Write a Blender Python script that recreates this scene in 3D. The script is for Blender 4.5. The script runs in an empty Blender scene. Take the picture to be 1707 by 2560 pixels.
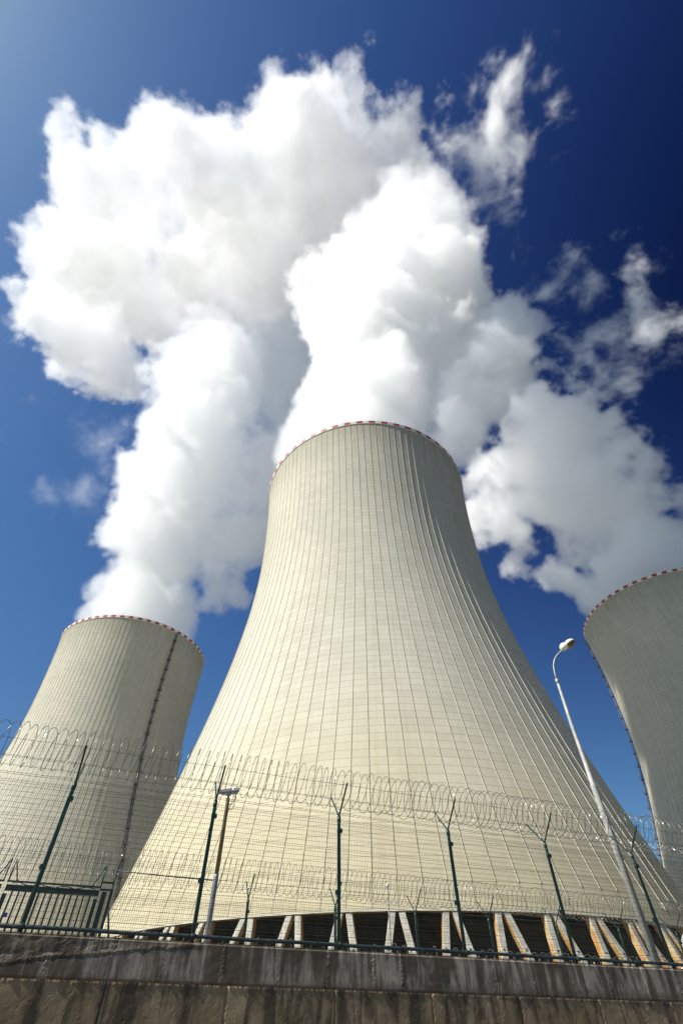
import bpy, bmesh, math, random
from math import sin, cos, pi, radians, sqrt, atan2
from mathutils import Vector, Matrix, noise as mn

# ------------------------------------------------------------------ camera, sky, sun, exposure
S = bpy.context.scene
COL = S.collection
PITCH, ROLL, LENS = 47.6347, -0.2545, 16.8225
cam_d = bpy.data.cameras.new('camera')
cam = bpy.data.objects.new('camera', cam_d)
COL.objects.link(cam)
cam_d.sensor_fit = 'VERTICAL'
cam_d.sensor_height = 36.0
cam_d.sensor_width = 36.0
cam_d.lens = LENS
cam_d.clip_start = 0.05
cam_d.clip_end = 8000.0
cp, sp = cos(radians(PITCH)), sin(radians(PITCH))
fw = Vector((0, cp, sp)); r0 = Vector((1, 0, 0)); u0 = Vector((0, -sp, cp))
cr, sr = cos(radians(ROLL)), sin(radians(ROLL))
RV = r0 * cr + u0 * sr
UV_ = u0 * cr - r0 * sr
cam.matrix_world = Matrix(((RV.x, UV_.x, -fw.x, 0), (RV.y, UV_.y, -fw.y, 0), (RV.z, UV_.z, -fw.z, 0), (0, 0, 0, 1)))
S.camera = cam

SUN_AZ, SUN_EL = -116.3, 46.8          # azimuth clockwise from +Y
sun_dir = Vector((sin(radians(SUN_AZ)) * cos(radians(SUN_EL)), cos(radians(SUN_AZ)) * cos(radians(SUN_EL)), sin(radians(SUN_EL))))

W = bpy.data.worlds.new('World')
S.world = W
W.use_nodes = True
wn, wl = W.node_tree.nodes, W.node_tree.links
wn.clear()
w_out = wn.new('ShaderNodeOutputWorld'); w_bg = wn.new('ShaderNodeBackground')
sky = wn.new('ShaderNodeTexSky')
sky.sky_type = 'NISHITA'
sky.sun_disc = False
sky.sun_elevation = radians(SUN_EL)
sky.sun_rotation = radians(SUN_AZ)
sky.altitude = 400.0
sky.air_density = 1.0
sky.dust_density = 1.0
sky.ozone_density = 1.0
w_bg.inputs['Strength'].default_value = 0.10
# the sky through a polarising filter: darkest where the sky light is polarised along the crossed axis
tc = wn.new('ShaderNodeTexCoord')
def wmath(op, a, b=None):
    m = wn.new('ShaderNodeMath'); m.operation = op
    for i, v in enumerate((a, b)):
        if v is None: continue
        if isinstance(v, (int, float)): m.inputs[i].default_value = v
        else: wl.new(v, m.inputs[i])
    return m.outputs[0]
def wvec(op, a, b=None, out='Vector'):
    m = wn.new('ShaderNodeVectorMath'); m.operation = op
    for i, v in enumerate((a, b)):
        if v is None: continue
        if isinstance(v, (tuple, Vector)): m.inputs[i].default_value = v
        else: wl.new(v, m.inputs[i])
    return m.outputs[out]
CROSS_AXIS = Vector((-0.17, 0.955, 0.23)).normalized()
POL_K = 0.95
view = tc.outputs['Generated']
cosg = wvec('DOT_PRODUCT', view, sun_dir, 'Value')
c2 = wmath('MULTIPLY', cosg, cosg)
pol = wmath('DIVIDE', wmath('SUBTRACT', 1.0, c2), wmath('ADD', 1.0, c2))
ev = wvec('DOT_PRODUCT', wvec('NORMALIZE', wvec('CROSS_PRODUCT', view, sun_dir)), CROSS_AXIS, 'Value')
fac = wmath('SUBTRACT', 1.0, wmath('MULTIPLY', wmath('MULTIPLY', pol, wmath('MULTIPLY', ev, ev)), POL_K))
ssep = wn.new('ShaderNodeSeparateColor'); wl.new(sky.outputs['Color'], ssep.inputs[0])
cmb = wn.new('ShaderNodeCombineColor')
for i, (g, k) in enumerate(((1.32, 0.74), (1.24, 0.90), (0.90, 0.76))):     # film response of the three channels
    v = wmath('MULTIPLY', wmath('MULTIPLY', ssep.outputs[i], 0.1), fac)
    wl.new(wmath('MULTIPLY', wmath('POWER', v, g), k * 10.0), cmb.inputs[i])
wl.new(cmb.outputs[0], w_bg.inputs['Color'])
wl.new(w_bg.outputs[0], w_out.inputs['Surface'])

sun_d = bpy.data.lights.new('sun', 'SUN')
sun = bpy.data.objects.new('sun', sun_d)
COL.objects.link(sun)
sun_d.energy = 4.8
sun_d.angle = radians(0.53)
sun_d.color = (1.0, 0.96, 0.88)
sun.rotation_euler = (-sun_dir).to_track_quat('-Z', 'Y').to_euler()
sun.location = (-60, -40, 90)

S.view_settings.view_transform = 'Standard'
S.view_settings.look = 'None'
S.view_settings.exposure = 0.47
S.view_settings.gamma = 1.0
S.view_settings.use_curve_mapping = False
cy = S.cycles
cy.max_bounces = 32
cy.diffuse_bounces = 3
cy.glossy_bounces = 2
cy.transmission_bounces = 2
cy.volume_bounces = 32
cy.transparent_max_bounces = 8
cy.volume_step_rate = 2.0
cy.volume_max_steps = 512
cy.use_denoising = True
cy.sample_clamp_indirect = 10.0
random.seed(7)

# ------------------------------------------------------------------ helpers
def tag(o, label=None, cat=None, group=None, kind=None):
    if label: o['label'] = label
    if cat: o['category'] = cat
    if group: o['group'] = group
    if kind: o['kind'] = kind
    return o

def empty(name, loc=(0, 0, 0)):
    o = bpy.data.objects.new(name, None)
    o.empty_display_size = 0.3
    o.location = loc
    COL.objects.link(o)
    return o

def copy_tree(o, parent=None):
    c = o.copy(); COL.objects.link(c)
    if parent is not None: c.parent = parent
    for ch in list(o.children): copy_tree(ch, c)
    return c

class MB:
    """collects vertices and faces of ONE mesh object"""
    def __init__(s): s.v = []; s.f = []; s.m = []; s.uv = {}; s.smooth = []
    def face(s, idx, mat=0, smooth=False):
        s.f.append(idx); s.m.append(mat); s.smooth.append(smooth)
    def box(s, c, ax, ay, az, mat=0):
        """box from centre and three half-extent vectors"""
        c = Vector(c); ax = Vector(ax); ay = Vector(ay); az = Vector(az); b = len(s.v)
        for k in (-1, 1):
            for j in (-1, 1):
                for i in (-1, 1): s.v.append(c + ax * i + ay * j + az * k)
        for q in ((0, 2, 3, 1), (4, 5, 7, 6), (0, 1, 5, 4), (2, 6, 7, 3), (0, 4, 6, 2), (1, 3, 7, 5)):
            s.face([b + i for i in q], mat)
    def tube(s, pts, rad, n=8, cap=True, mat=0, smooth=True):
        pts = [Vector(p) for p in pts]
        if not hasattr(rad, '__len__'): rad = [rad] * len(pts)
        b = len(s.v); up = None
        for i, p in enumerate(pts):
            d = (pts[min(i + 1, len(pts) - 1)] - pts[max(i - 1, 0)]).normalized()
            if up is None:
                up = Vector((0, 0, 1)) if abs(d.z) < 0.9 else Vector((1, 0, 0))
            x = d.cross(up).normalized(); up = x.cross(d).normalized()
            for k in range(n):
                a = 2 * pi * k / n
                s.v.append(p + (x * cos(a) + up * sin(a)) * rad[i])
        for i in range(len(pts) - 1):
            for k in range(n):
                k2 = (k + 1) % n
                s.face([b + i * n + k, b + i * n + k2, b + (i + 1) * n + k2, b + (i + 1) * n + k], mat, smooth)
        if cap:
            s.face([b + k for k in range(n)][::-1], mat)
            e = b + (len(pts) - 1) * n
            s.face([e + k for k in range(n)], mat)
    def lathe(s, prof, n=24, c=(0, 0, 0), mat=0):
        c = Vector(c); b = len(s.v)
        for r, z in prof:
            for k in range(n):
                a = 2 * pi * k / n
                s.v.append(c + Vector((r * cos(a), r * sin(a), z)))
        for i in range(len(prof) - 1):
            for k in range(n):
                k2 = (k + 1) % n
                s.face([b + i * n + k, b + i * n + k2, b + (i + 1) * n + k2, b + (i + 1) * n + k], mat, True)
    def build(s, name, mats, parent=None, loc=None, uvs=None):
        me = bpy.data.meshes.new(name)
        me.from_pydata([tuple(v) for v in s.v], [], s.f)
        if not isinstance(mats, (list, tuple)): mats = [mats]
        for m in mats: me.materials.append(m)
        me.polygons.foreach_set('material_index', s.m)
        me.polygons.foreach_set('use_smooth', s.smooth)
        if uvs is not None:
            l = me.uv_layers.new(name='UVMap')
            flat = []
            for f in s.f:
                for i in f: flat += [uvs[i][0], uvs[i][1]]
            l.data.foreach_set('uv', flat)
        me.update()
        o = bpy.data.objects.new(name, me)
        if loc is not None: o.location = loc
        COL.objects.link(o)
        if parent is not None: o.parent = parent
        return o

# ------------------------------------------------------------------ materials
class NT:
    def __init__(s, name):
        s.m = bpy.data.materials.new(name); s.m.use_nodes = True
        s.n = s.m.node_tree.nodes; s.l = s.m.node_tree.links
        s.b = s.n['Principled BSDF']
    def node(s, t, **kw):
        n = s.n.new(t)
        for k, v in kw.items(): setattr(n, k, v)
        return n
    def link(s, a, b): s.l.new(a, b)
    def val(s, sock, v):
        if isinstance(v, (int, float)): sock.default_value = v
        elif isinstance(v, (tuple, list)): sock.default_value = v
        else: s.l.new(v, sock)
    def math(s, op, a, b=0.0, c=0.0, clamp=False):
        n = s.node('ShaderNodeMath', operation=op); n.use_clamp = clamp
        s.val(n.inputs[0], a); s.val(n.inputs[1], b); s.val(n.inputs[2], c)
        return n.outputs[0]
    def noise(s, vec, scale, detail=4, rough=0.55, dist=0.0):
        n = s.node('ShaderNodeTexNoise')
        if vec is not None: s.link(vec, n.inputs['Vector'])
        n.inputs['Scale'].default_value = scale; n.inputs['Detail'].default_value = detail
        n.inputs['Roughness'].default_value = rough; n.inputs['Distortion'].default_value = dist
        return n.outputs['Fac']
    def vmul(s, vec, k):
        n = s.node('ShaderNodeVectorMath', operation='MULTIPLY')
        s.link(vec, n.inputs[0]); n.inputs[1].default_value = k
        return n.outputs[0]
    def ramp(s, f, a, b, lo=0.0, hi=1.0):
        n = s.node('ShaderNodeMapRange'); n.interpolation_type = 'SMOOTHSTEP'
        s.link(f, n.inputs[0])
        for i, v in zip((1, 2, 3, 4), (a, b, lo, hi)): n.inputs[i].default_value = v
        return n.outputs[0]
    def mix(s, f, a, b, mode='MIX'):
        n = s.node('ShaderNodeMix', data_type='RGBA', blend_type=mode)
        s.val(n.inputs['Factor'], f)
        for k, v in (('A', a), ('B', b)):
            if isinstance(v, (tuple, list)): n.inputs[k].default_value = (v[0], v[1], v[2], 1)
            else: s.link(v, n.inputs[k])
        return n.outputs['Result']
    def bump(s, h, strength, dist):
        n = s.node('ShaderNodeBump'); n.inputs['Strength'].default_value = strength
        n.inputs['Distance'].default_value = dist
        s.link(h, n.inputs['Height']); s.link(n.outputs[0], s.b.inputs['Normal'])
    def out(s, color, rough=0.8, metal=0.0, spec=0.3):
        s.val(s.b.inputs['Base Color'], color if not isinstance(color, tuple) else (color[0], color[1], color[2], 1))
        s.val(s.b.inputs['Roughness'], rough)
        s.b.inputs['Metallic'].default_value = metal
        s.b.inputs['Specular IOR Level'].default_value = spec
        return s.m
    def coord(s, which='Object'): return s.node('ShaderNodeTexCoord').outputs[which]

def simple(name, col, rough=0.6, metal=0.0, var=0.25, scale=8.0, col2=None, spec=0.4):
    t = NT(name); o = t.coord()
    n = t.ramp(t.noise(o, scale, 5, 0.6), 0.3, 0.72)
    c = t.mix(n, tuple(k * (1 - var) for k in col) if col2 is None else col2, tuple(min(1, k * (1 + var * 0.5)) for k in col))
    return t.out(c, rough, metal, spec)

def tower_material(name, base, dirt, streak):
    t = NT(name); uv = t.coord('UV'); o = t.coord('Object')
    br = t.node('ShaderNodeTexBrick'); br.offset = 0.0; br.squash = 1.0
    t.link(uv, br.inputs['Vector'])
    br.inputs['Color1'].default_value = (0.91, 0.91, 0.91, 1); br.inputs['Color2'].default_value = (1.0, 1.0, 1.0, 1)
    br.inputs['Mortar'].default_value = (0.60, 0.59, 0.57, 1)
    br.inputs['Scale'].default_value = 1.0; br.inputs['Brick Width'].default_value = 1.0; br.inputs['Row Height'].default_value = 1.0
    br.inputs['Mortar Size'].default_value = 0.030; br.inputs['Mortar Smooth'].default_value = 0.4; br.inputs['Bias'].default_value = 0.0
    # vertical run-off streaks and big weather patches
    st = t.noise(t.vmul(uv, (2.2, 0.045, 1)), 1.0, 5, 0.62)
    pa = t.noise(t.vmul(o, (0.05, 0.05, 0.03)), 1.0, 6, 0.6)
    fine = t.noise(t.vmul(uv, (7.0, 1.2, 1)), 1.0, 4, 0.7)
    band = t.noise(t.vmul(uv, (0.15, 0.55, 1)), 1.0, 3, 0.6)
    dk = tuple(k * 0.90 for k in base)
    c = t.mix(t.ramp(pa, 0.3, 0.72), (dk[0] * 0.97, dk[1], dk[2]), base)
    c = t.mix(t.math('MULTIPLY', t.ramp(st, 0.46, 0.74), streak), c, (base[0] * 0.50, base[1] * 0.50, base[2] * 0.47))
    c = t.mix(t.math('MULTIPLY', t.ramp(band, 0.42, 0.70), 0.12), c, (base[0] * 0.62, base[1] * 0.62, base[2] * 0.60))
    # soot-grey weathering that has gathered in uneven tongues below the rim
    sx = t.node('ShaderNodeSeparateXYZ'); t.link(o, sx.inputs[0])
    hz = t.math('ADD', sx.outputs['Z'], t.math('MULTIPLY', t.math('SUBTRACT', st, 0.5), 45.0))
    c = t.mix(t.math('MULTIPLY', t.ramp(hz, 134.0, 160.0), dirt), c, (base[0] * 0.50, base[1] * 0.50, base[2] * 0.46))
    # uneven ochre tint, strongest towards the lowest lifts
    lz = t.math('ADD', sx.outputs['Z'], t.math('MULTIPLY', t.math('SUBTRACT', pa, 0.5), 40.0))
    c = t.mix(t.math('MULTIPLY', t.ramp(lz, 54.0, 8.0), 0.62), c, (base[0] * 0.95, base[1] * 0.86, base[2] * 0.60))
    c = t.mix(1.0, c, br.outputs['Color'], 'MULTIPLY')
    c = t.mix(t.ramp(fine, 0.25, 0.75, 0.18, 0.0), c, (base[0] * 0.45, base[1] * 0.45, base[2] * 0.42))
    t.bump(t.math('ADD', t.math('MULTIPLY', br.outputs['Fac'], -1.0), t.math('MULTIPLY', fine, 0.22)), 0.4, 0.05)
    return t.out(c, 0.88, 0.0, 0.25)

CONC = (0.610, 0.568, 0.468)
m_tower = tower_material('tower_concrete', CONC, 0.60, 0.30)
m_rib = simple('rib_concrete', (0.56, 0.52, 0.41), 0.85, var=0.2, scale=0.4)
m_white = simple('rim_white_paint', (0.74, 0.73, 0.68), 0.6, var=0.15, scale=0.7)
m_red = simple('rim_red_paint', (0.42, 0.035, 0.05), 0.6, var=0.2, scale=0.7)
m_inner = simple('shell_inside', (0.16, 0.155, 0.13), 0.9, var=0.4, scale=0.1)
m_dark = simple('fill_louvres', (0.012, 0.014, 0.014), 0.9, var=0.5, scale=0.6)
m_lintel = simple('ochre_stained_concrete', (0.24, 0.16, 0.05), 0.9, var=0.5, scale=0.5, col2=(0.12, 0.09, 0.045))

def column_material():
    t = NT('column_concrete'); o = t.coord()
    st = t.noise(t.vmul(o, (2.0, 2.0, 0.35)), 1.0, 5, 0.65)
    c = t.mix(t.ramp(st, 0.35, 0.72), (0.38, 0.36, 0.30), (0.60, 0.575, 0.50))
    t.bump(st, 0.3, 0.05)
    return t.out(c, 0.85)
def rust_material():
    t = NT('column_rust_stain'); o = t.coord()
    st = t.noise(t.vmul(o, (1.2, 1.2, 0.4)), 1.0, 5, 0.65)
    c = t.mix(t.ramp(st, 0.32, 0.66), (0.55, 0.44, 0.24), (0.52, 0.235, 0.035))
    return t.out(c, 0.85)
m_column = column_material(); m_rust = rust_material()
m_steel = simple('weathered_steel', (0.17, 0.165, 0.175), 0.6, 0.3, scale=2.0)
m_green = simple('dark_green_paint', (0.010, 0.060, 0.042), 0.38, 0.0, var=0.35, scale=14.0, spec=0.5)
m_green2 = simple('gate_green_paint', (0.006, 0.024, 0.022), 0.4, 0.0, var=0.4, scale=10.0, spec=0.5)
m_rail = simple('galvanised_rail', (0.050, 0.075, 0.080), 0.45, 0.2, var=0.35, scale=6.0, col2=(0.035, 0.05, 0.055))
m_mesh = simple('mesh_wire', (0.042, 0.038, 0.028), 0.5, 0.0, scale=3.0)
m_wire = simple('barbed_wire_steel', (0.11, 0.10, 0.09), 0.45, 0.6, scale=6.0)
m_razor = simple('razor_wire_steel', (0.22, 0.21, 0.19), 0.30, 0.75, var=0.4, scale=9.0)
m_lampw = simple('lamp_white', (0.78, 0.76, 0.70), 0.4, scale=5.0, var=0.1)
m_pole = simple('pole_grey_paint', (0.42, 0.41, 0.385), 0.5, 0.0, var=0.25, scale=5.0)
m_arm = simple('lamp_arm_paint', (0.46, 0.44, 0.36), 0.45, 0.1, scale=6.0)
m_bowl = simple('lamp_bowl_brown', (0.16, 0.10, 0.035), 0.25, 0.0, scale=6.0, spec=0.6)
m_camw = simple('camera_housing', (0.38, 0.38, 0.40), 0.4, 0.0, var=0.2, scale=9.0)
m_black = simple('black_rubber', (0.014, 0.014, 0.016), 0.5, scale=9.0)
m_lowpole = simple('camera_pole_zinc', (0.26, 0.27, 0.31), 0.45, 0.35, scale=8.0)
m_tan = simple('camera_pole_tan', (0.20, 0.145, 0.075), 0.55, 0.0, var=0.4, scale=4.0)
m_blue = simple('blue_sign_enamel', (0.035, 0.06, 0.25), 0.4, scale=5.0)

# ------------------------------------------------------------------ ground
P0 = Vector((-4.7345, 9.2529, 0.0)); T = Vector((0.93107, 0.36485, 0)); N = Vector((0.36485, -0.93107, 0))   # fence line, N points to the camera
def pt(t, d, z): return P0 + T * t + N * d + Vector((0, 0, z))
STREET = -1.62
def ground_sheet(name, c1, c2, quad, scale):
    t = NT(name + '_surface'); o = t.coord()
    a = t.noise(o, scale, 8, 0.65); b = t.noise(o, scale * 0.06, 4, 0.5)
    c = t.mix(t.ramp(a, 0.3, 0.7), c1, c2); c = t.mix(t.ramp(b, 0.35, 0.7), c, tuple(k * 0.7 for k in c1))
    t.bump(a, 0.4, 0.03)
    m = t.out(c, 0.95)
    mb = MB(); mb.v = [Vector(q) for q in quad]; mb.face([0, 1, 2, 3])
    return tag(mb.build(name, m), kind='structure')
FAR = 3500
ground_sheet('street', (0.11, 0.10, 0.09), (0.19, 0.175, 0.155), [pt(-FAR, FAR, STREET), pt(FAR, FAR, STREET), pt(FAR, -0.1, STREET), pt(-FAR, -0.1, STREET)], 9.0)
ground_sheet('ground', (0.30, 0.27, 0.20), (0.44, 0.40, 0.32), [pt(-FAR, -0.15, 0.40), pt(FAR, -0.15, 0.40), pt(FAR, -FAR, 0.40), pt(-FAR, -FAR, 0.40)], 2.5)

# ------------------------------------------------------------------ cooling towers
TA, TZT, TBL, TBU, TH, TZL = 39.892, 114.83, 93.44, 133.53, 155.0, 9.03
NR = 112
def trad(z):
    b = TBL if z < TZT else TBU
    return TA * sqrt(1 + ((z - TZT) / b) ** 2)
LIFT = 1.55
def make_shell(parent):
    """hollow hyperbolic shell with 112 thin wind ribs"""
    mb = MB(); uvs = []
    zs = [TZL + (TH - 1.6 - TZL) * i / 95 for i in range(96)]
    rw = 0.11; rh = 0.10                      # rib width and height
    ring = []
    arc = 0; arcs = []
    for i, z in enumerate(zs):
        if i: arc += sqrt((z - zs[i - 1]) ** 2 + (trad(z) - trad(zs[i - 1])) ** 2)
        arcs.append(arc)
    for i, z in enumerate(zs):
        r = trad(z)
        for k in range(NR * 2):
            a = 2 * pi * k / (NR * 2)
            mb.v.append(Vector((r * cos(a), r * sin(a), z))); uvs.append((k / 2, arcs[i] / LIFT))
    M = NR * 2
    for i in range(len(zs) - 1):
        for j in range(M):
            j2 = (j + 1) % M
            mb.face([i * M + j, i * M + j2, (i + 1) * M + j2, (i + 1) * M + j], 0, True)
    for k in range(NR):
        a = 2 * pi * k / NR; stop = TZL + 1.3 + 0.6 * (k % 2) + 0.25 * ((k * 7) % 3)
        ta_ = Vector((-sin(a), cos(a), 0)); ra_ = Vector((cos(a), sin(a), 0)); b0 = len(mb.v); n_ = 0
        for i, z in enumerate(zs):
            if z < stop: continue
            r = trad(z)
            for x, q in ((-rw / 2, -0.03), (-rw / 2 * 0.8, rh), (rw / 2 * 0.8, rh), (rw / 2, -0.03)):
                mb.v.append(ra_ * (r + q) + ta_ * x + Vector((0, 0, z))); uvs.append((k, arcs[i] / LIFT))
            if n_:
                for j in range(3): mb.face([b0 + (n_ - 1) * 4 + j, b0 + (n_ - 1) * 4 + j + 1, b0 + n_ * 4 + j + 1, b0 + n_ * 4 + j], 1, False)
            n_ += 1
        mb.face([b0, b0 + 3, b0 + 2, b0 + 1], 1, False)
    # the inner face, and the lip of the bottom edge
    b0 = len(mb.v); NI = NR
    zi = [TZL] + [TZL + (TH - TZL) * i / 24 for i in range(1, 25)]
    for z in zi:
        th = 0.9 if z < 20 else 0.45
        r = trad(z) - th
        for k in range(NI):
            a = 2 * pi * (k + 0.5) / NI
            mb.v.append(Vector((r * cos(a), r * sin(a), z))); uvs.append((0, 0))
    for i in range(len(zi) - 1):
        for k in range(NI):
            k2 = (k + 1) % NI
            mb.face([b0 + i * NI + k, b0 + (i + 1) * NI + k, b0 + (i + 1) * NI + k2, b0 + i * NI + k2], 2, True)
    # seam fix: the last period wraps, so give the wrapped faces continuous uv
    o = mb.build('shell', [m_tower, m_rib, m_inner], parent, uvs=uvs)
    l = o.data.uv_layers[0].data
    for p in o.data.polygons:
        us = [l[i].uv[0] for i in p.loop_indices]
        if max(us) - min(us) > 50:
            for i in p.loop_indices:
                if l[i].uv[0] < 50: l[i].uv[0] += NR
    # ring beam closing the bottom edge
    mb = MB()
    n = NR * 2
    prof = [(trad(TZL) + 0.02, TZL), (trad(TZL) + 0.10, TZL - 0.25), (trad(TZL) + 0.06, TZL - 0.30), (trad(TZL) - 0.93, TZL - 0.30), (trad(TZL) - 0.95, TZL)]
    for r, z in prof:
        for k in range(n):
            a = 2 * pi * k / n
            mb.v.append(Vector((r * cos(a), r * sin(a), z)))
    for i in range(len(prof) - 1):
        for k in range(n):
            k2 = (k + 1) % n
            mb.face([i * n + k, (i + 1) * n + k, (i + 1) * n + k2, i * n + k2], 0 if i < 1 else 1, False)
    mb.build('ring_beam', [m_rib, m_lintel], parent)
    # red and white painted crown
    mb = MB(); zt0, zt1 = TH - 1.58, TH
    for k in range(NR):
        for q in range(3):
            a0 = 2 * pi * (k + q / 3) / NR; a1 = 2 * pi * (k + (q + 1) / 3) / NR
            b = len(mb.v)
            for a in (a0, a1):
                for r, z in ((trad(zt0) - 0.2, zt0), (trad(zt0) + 0.28, zt0), (trad(zt0) + 0.30, zt0 + 0.12), (trad(zt1) + 0.30, zt1 - 0.14), (trad(zt1) + 0.28, zt1), (trad(zt1) - 0.9, zt1), (trad(zt1) - 0.9, zt0)):
                    mb.v.append(Vector((r * cos(a), r * sin(a), z)))
            for j in range(6):
                mb.face([b + j, b + 7 + j, b + 8 + j, b + 1 + j], (1 if k % 2 == 0 else 0) if j in (2,) else (0 if j != 5 else 0), False)
    mb.build('painted_rim', [m_white, m_red], parent)

def make_ladder(parent, az, step=5.72):
    """caged access ladder with small landings, up the outside of the shell"""
    a = radians(az)
    def on(z, off, side): # a point off the shell
        r = trad(z) + off
        return Vector((r * cos(a) - side * sin(a), r * sin(a) + side * cos(a), z))
    lad = MB()
    zs = [22 + i * 4.0 for i in range(33)] + [153.5]
    for side in (-0.32, 0.32):
        lad.tube([on(z, 0.45, side) for z in zs], 0.055, 5, smooth=False)
    z = 22.0
    while z < 153:
        lad.tube([on(z, 0.45, -0.32), on(z, 0.45, 0.32)], 0.03, 4, False); z += 0.6
    lo = lad.build('ladder', m_steel, parent)
    cage = MB()
    for side, off in ((-0.5, 0.95), (0, 1.25), (0.5, 0.95), (-0.55, 0.6), (0.55, 0.6)):
        cage.tube([on(z, off, side) for z in zs], 0.075, 4, False, smooth=False)
    z = 22.0
    while z < 153:
        cage.tube([on(z, 0.45, -0.4), on(z, 0.95, -0.52), on(z, 1.28, 0), on(z, 0.95, 0.52), on(z, 0.45, 0.4)], 0.060, 4, False, smooth=False); z += 1.0
    cage.build('ladder_cage', m_steel, lo)
    z = 153.7 - step
    while z > 24:
        p = MB()
        ca = Vector((cos(a), sin(a), 0)); ta = Vector((-sin(a), cos(a), 0))
        p.box(on(z, 0.95, 0), ca * 0.80, ta * 0.85, Vector((0, 0, 0.06)))
        for s in (-0.82, 0.82):
            for off in (0.15, 1.70):
                p.tube([on(z, off, s), on(z, off, s) + Vector((0, 0, 1.1))], 0.04, 4)
            p.tube([on(z, 0.15, s) + Vector((0, 0, 1.1)), on(z, 1.70, s) + Vector((0, 0, 1.1))], 0.04, 4)
            p.tube([on(z, 0.15, s) + Vector((0, 0, 0.55)), on(z, 1.70, s) + Vector((0, 0, 0.55))], 0.03, 4)
        for h in (0.55, 1.1):
            p.tube([on(z, 1.70, -0.82) + Vector((0, 0, h)), on(z, 1.70, 0.82) + Vector((0, 0, h))], 0.04, 4)
        p.build('landing', m_steel, lo)
        z -= step

def make_columns(parent, vis):
    """leaning legs in pairs under the ring beam; the ones in view each a part"""
    rest = MB()
    for i in range(56):
        ac = radians(-90 - 3.46 + i * 360 / 56 + 0.0)
        for s in (-1, 1):
            at = ac + radians(0.56) * s; ab = ac + radians(2.25) * s
            rt = trad(TZL) - 0.50; rb = trad(0) + 0.35
            top = Vector((rt * cos(at), rt * sin(at), TZL - 0.28)); bot = Vector((rb * cos(ab), rb * sin(ab), 0.0))
            rad_d = Vector((cos(ac), sin(ac), 0)); tan_d = Vector((-sin(ac), cos(ac), 0))
            hw, hd, ch = 0.43, 0.46, 0.07
            deg = (math.degrees(ac) + 90 + 180) % 360 - 180
            own = abs(deg) < vis
            mb = MB() if own else rest
            b = len(mb.v)
            for p in (bot, top):
                for x, y in ((-hw + ch, hd), (hw - ch, hd), (hw, hd - ch), (hw, -hd), (-hw, -hd), (-hw, hd - ch)):
                    mb.v.append(p + tan_d * x + rad_d * y)
            for k in range(6):
                k2 = (k + 1) % 6
                # the side faces carry the rust and lichen stain
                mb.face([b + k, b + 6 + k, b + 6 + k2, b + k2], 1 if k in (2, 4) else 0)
            mb.face([b + 5 - k for k in range(6)]); mb.face([b + 6 + k for k in range(6)])
            # drain hole cap on the front face
            q = bot.lerp(top, 0.57) + rad_d * (hd + 0.02)
            mb.box(q, tan_d * 0.09, rad_d * 0.03, Vector((0, 0, 0.11)), 2)
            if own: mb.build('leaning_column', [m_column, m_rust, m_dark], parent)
    if rest.f:
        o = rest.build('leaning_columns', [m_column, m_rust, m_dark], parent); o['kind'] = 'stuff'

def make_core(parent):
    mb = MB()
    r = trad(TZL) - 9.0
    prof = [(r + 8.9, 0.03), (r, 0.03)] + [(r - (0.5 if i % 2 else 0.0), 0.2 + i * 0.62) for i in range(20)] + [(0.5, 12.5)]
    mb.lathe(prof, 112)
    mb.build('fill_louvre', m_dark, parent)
    mb = MB()
    r = trad(0)
    mb.lathe([(r + 2.4, -2.2), (r + 2.4, 0.55), (r + 2.0, 0.55), (r + 2.0, 0.0), (r - 9, 0.0)], 112)
    mb.build('basin_wall', m_column, parent)

towers = []
for (x, y, z0, lab, lad) in ((10.453, 138.318, 1.92, 'large pale concrete cooling tower in the middle, standing on pairs of leaning columns', None),
                             (-126.560, 261.040, 2.13, 'smaller looking concrete cooling tower at left with dark ladder down its shaded side', -38.8),
                             (177.675, 221.722, 1.32, 'grey shaded concrete cooling tower cut by the right edge, ladder landings on its outline', 148.7)):
    t = empty('cooling_tower', (x, y, z0))
    tag(t, lab, 'cooling tower', 'cooling towers of the power station')
    if not towers: make_shell(t)
    else:
        for ch in towers[0].children:
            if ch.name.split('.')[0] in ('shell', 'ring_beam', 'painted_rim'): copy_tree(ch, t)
    if lad is not None:
        make_ladder(t, lad)
    towers.append(t)
make_columns(towers[0], 112)
make_core(towers[0])
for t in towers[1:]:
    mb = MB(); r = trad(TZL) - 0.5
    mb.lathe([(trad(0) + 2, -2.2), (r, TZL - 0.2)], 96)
    mb.build('base_skirt', m_dark, t)

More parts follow.
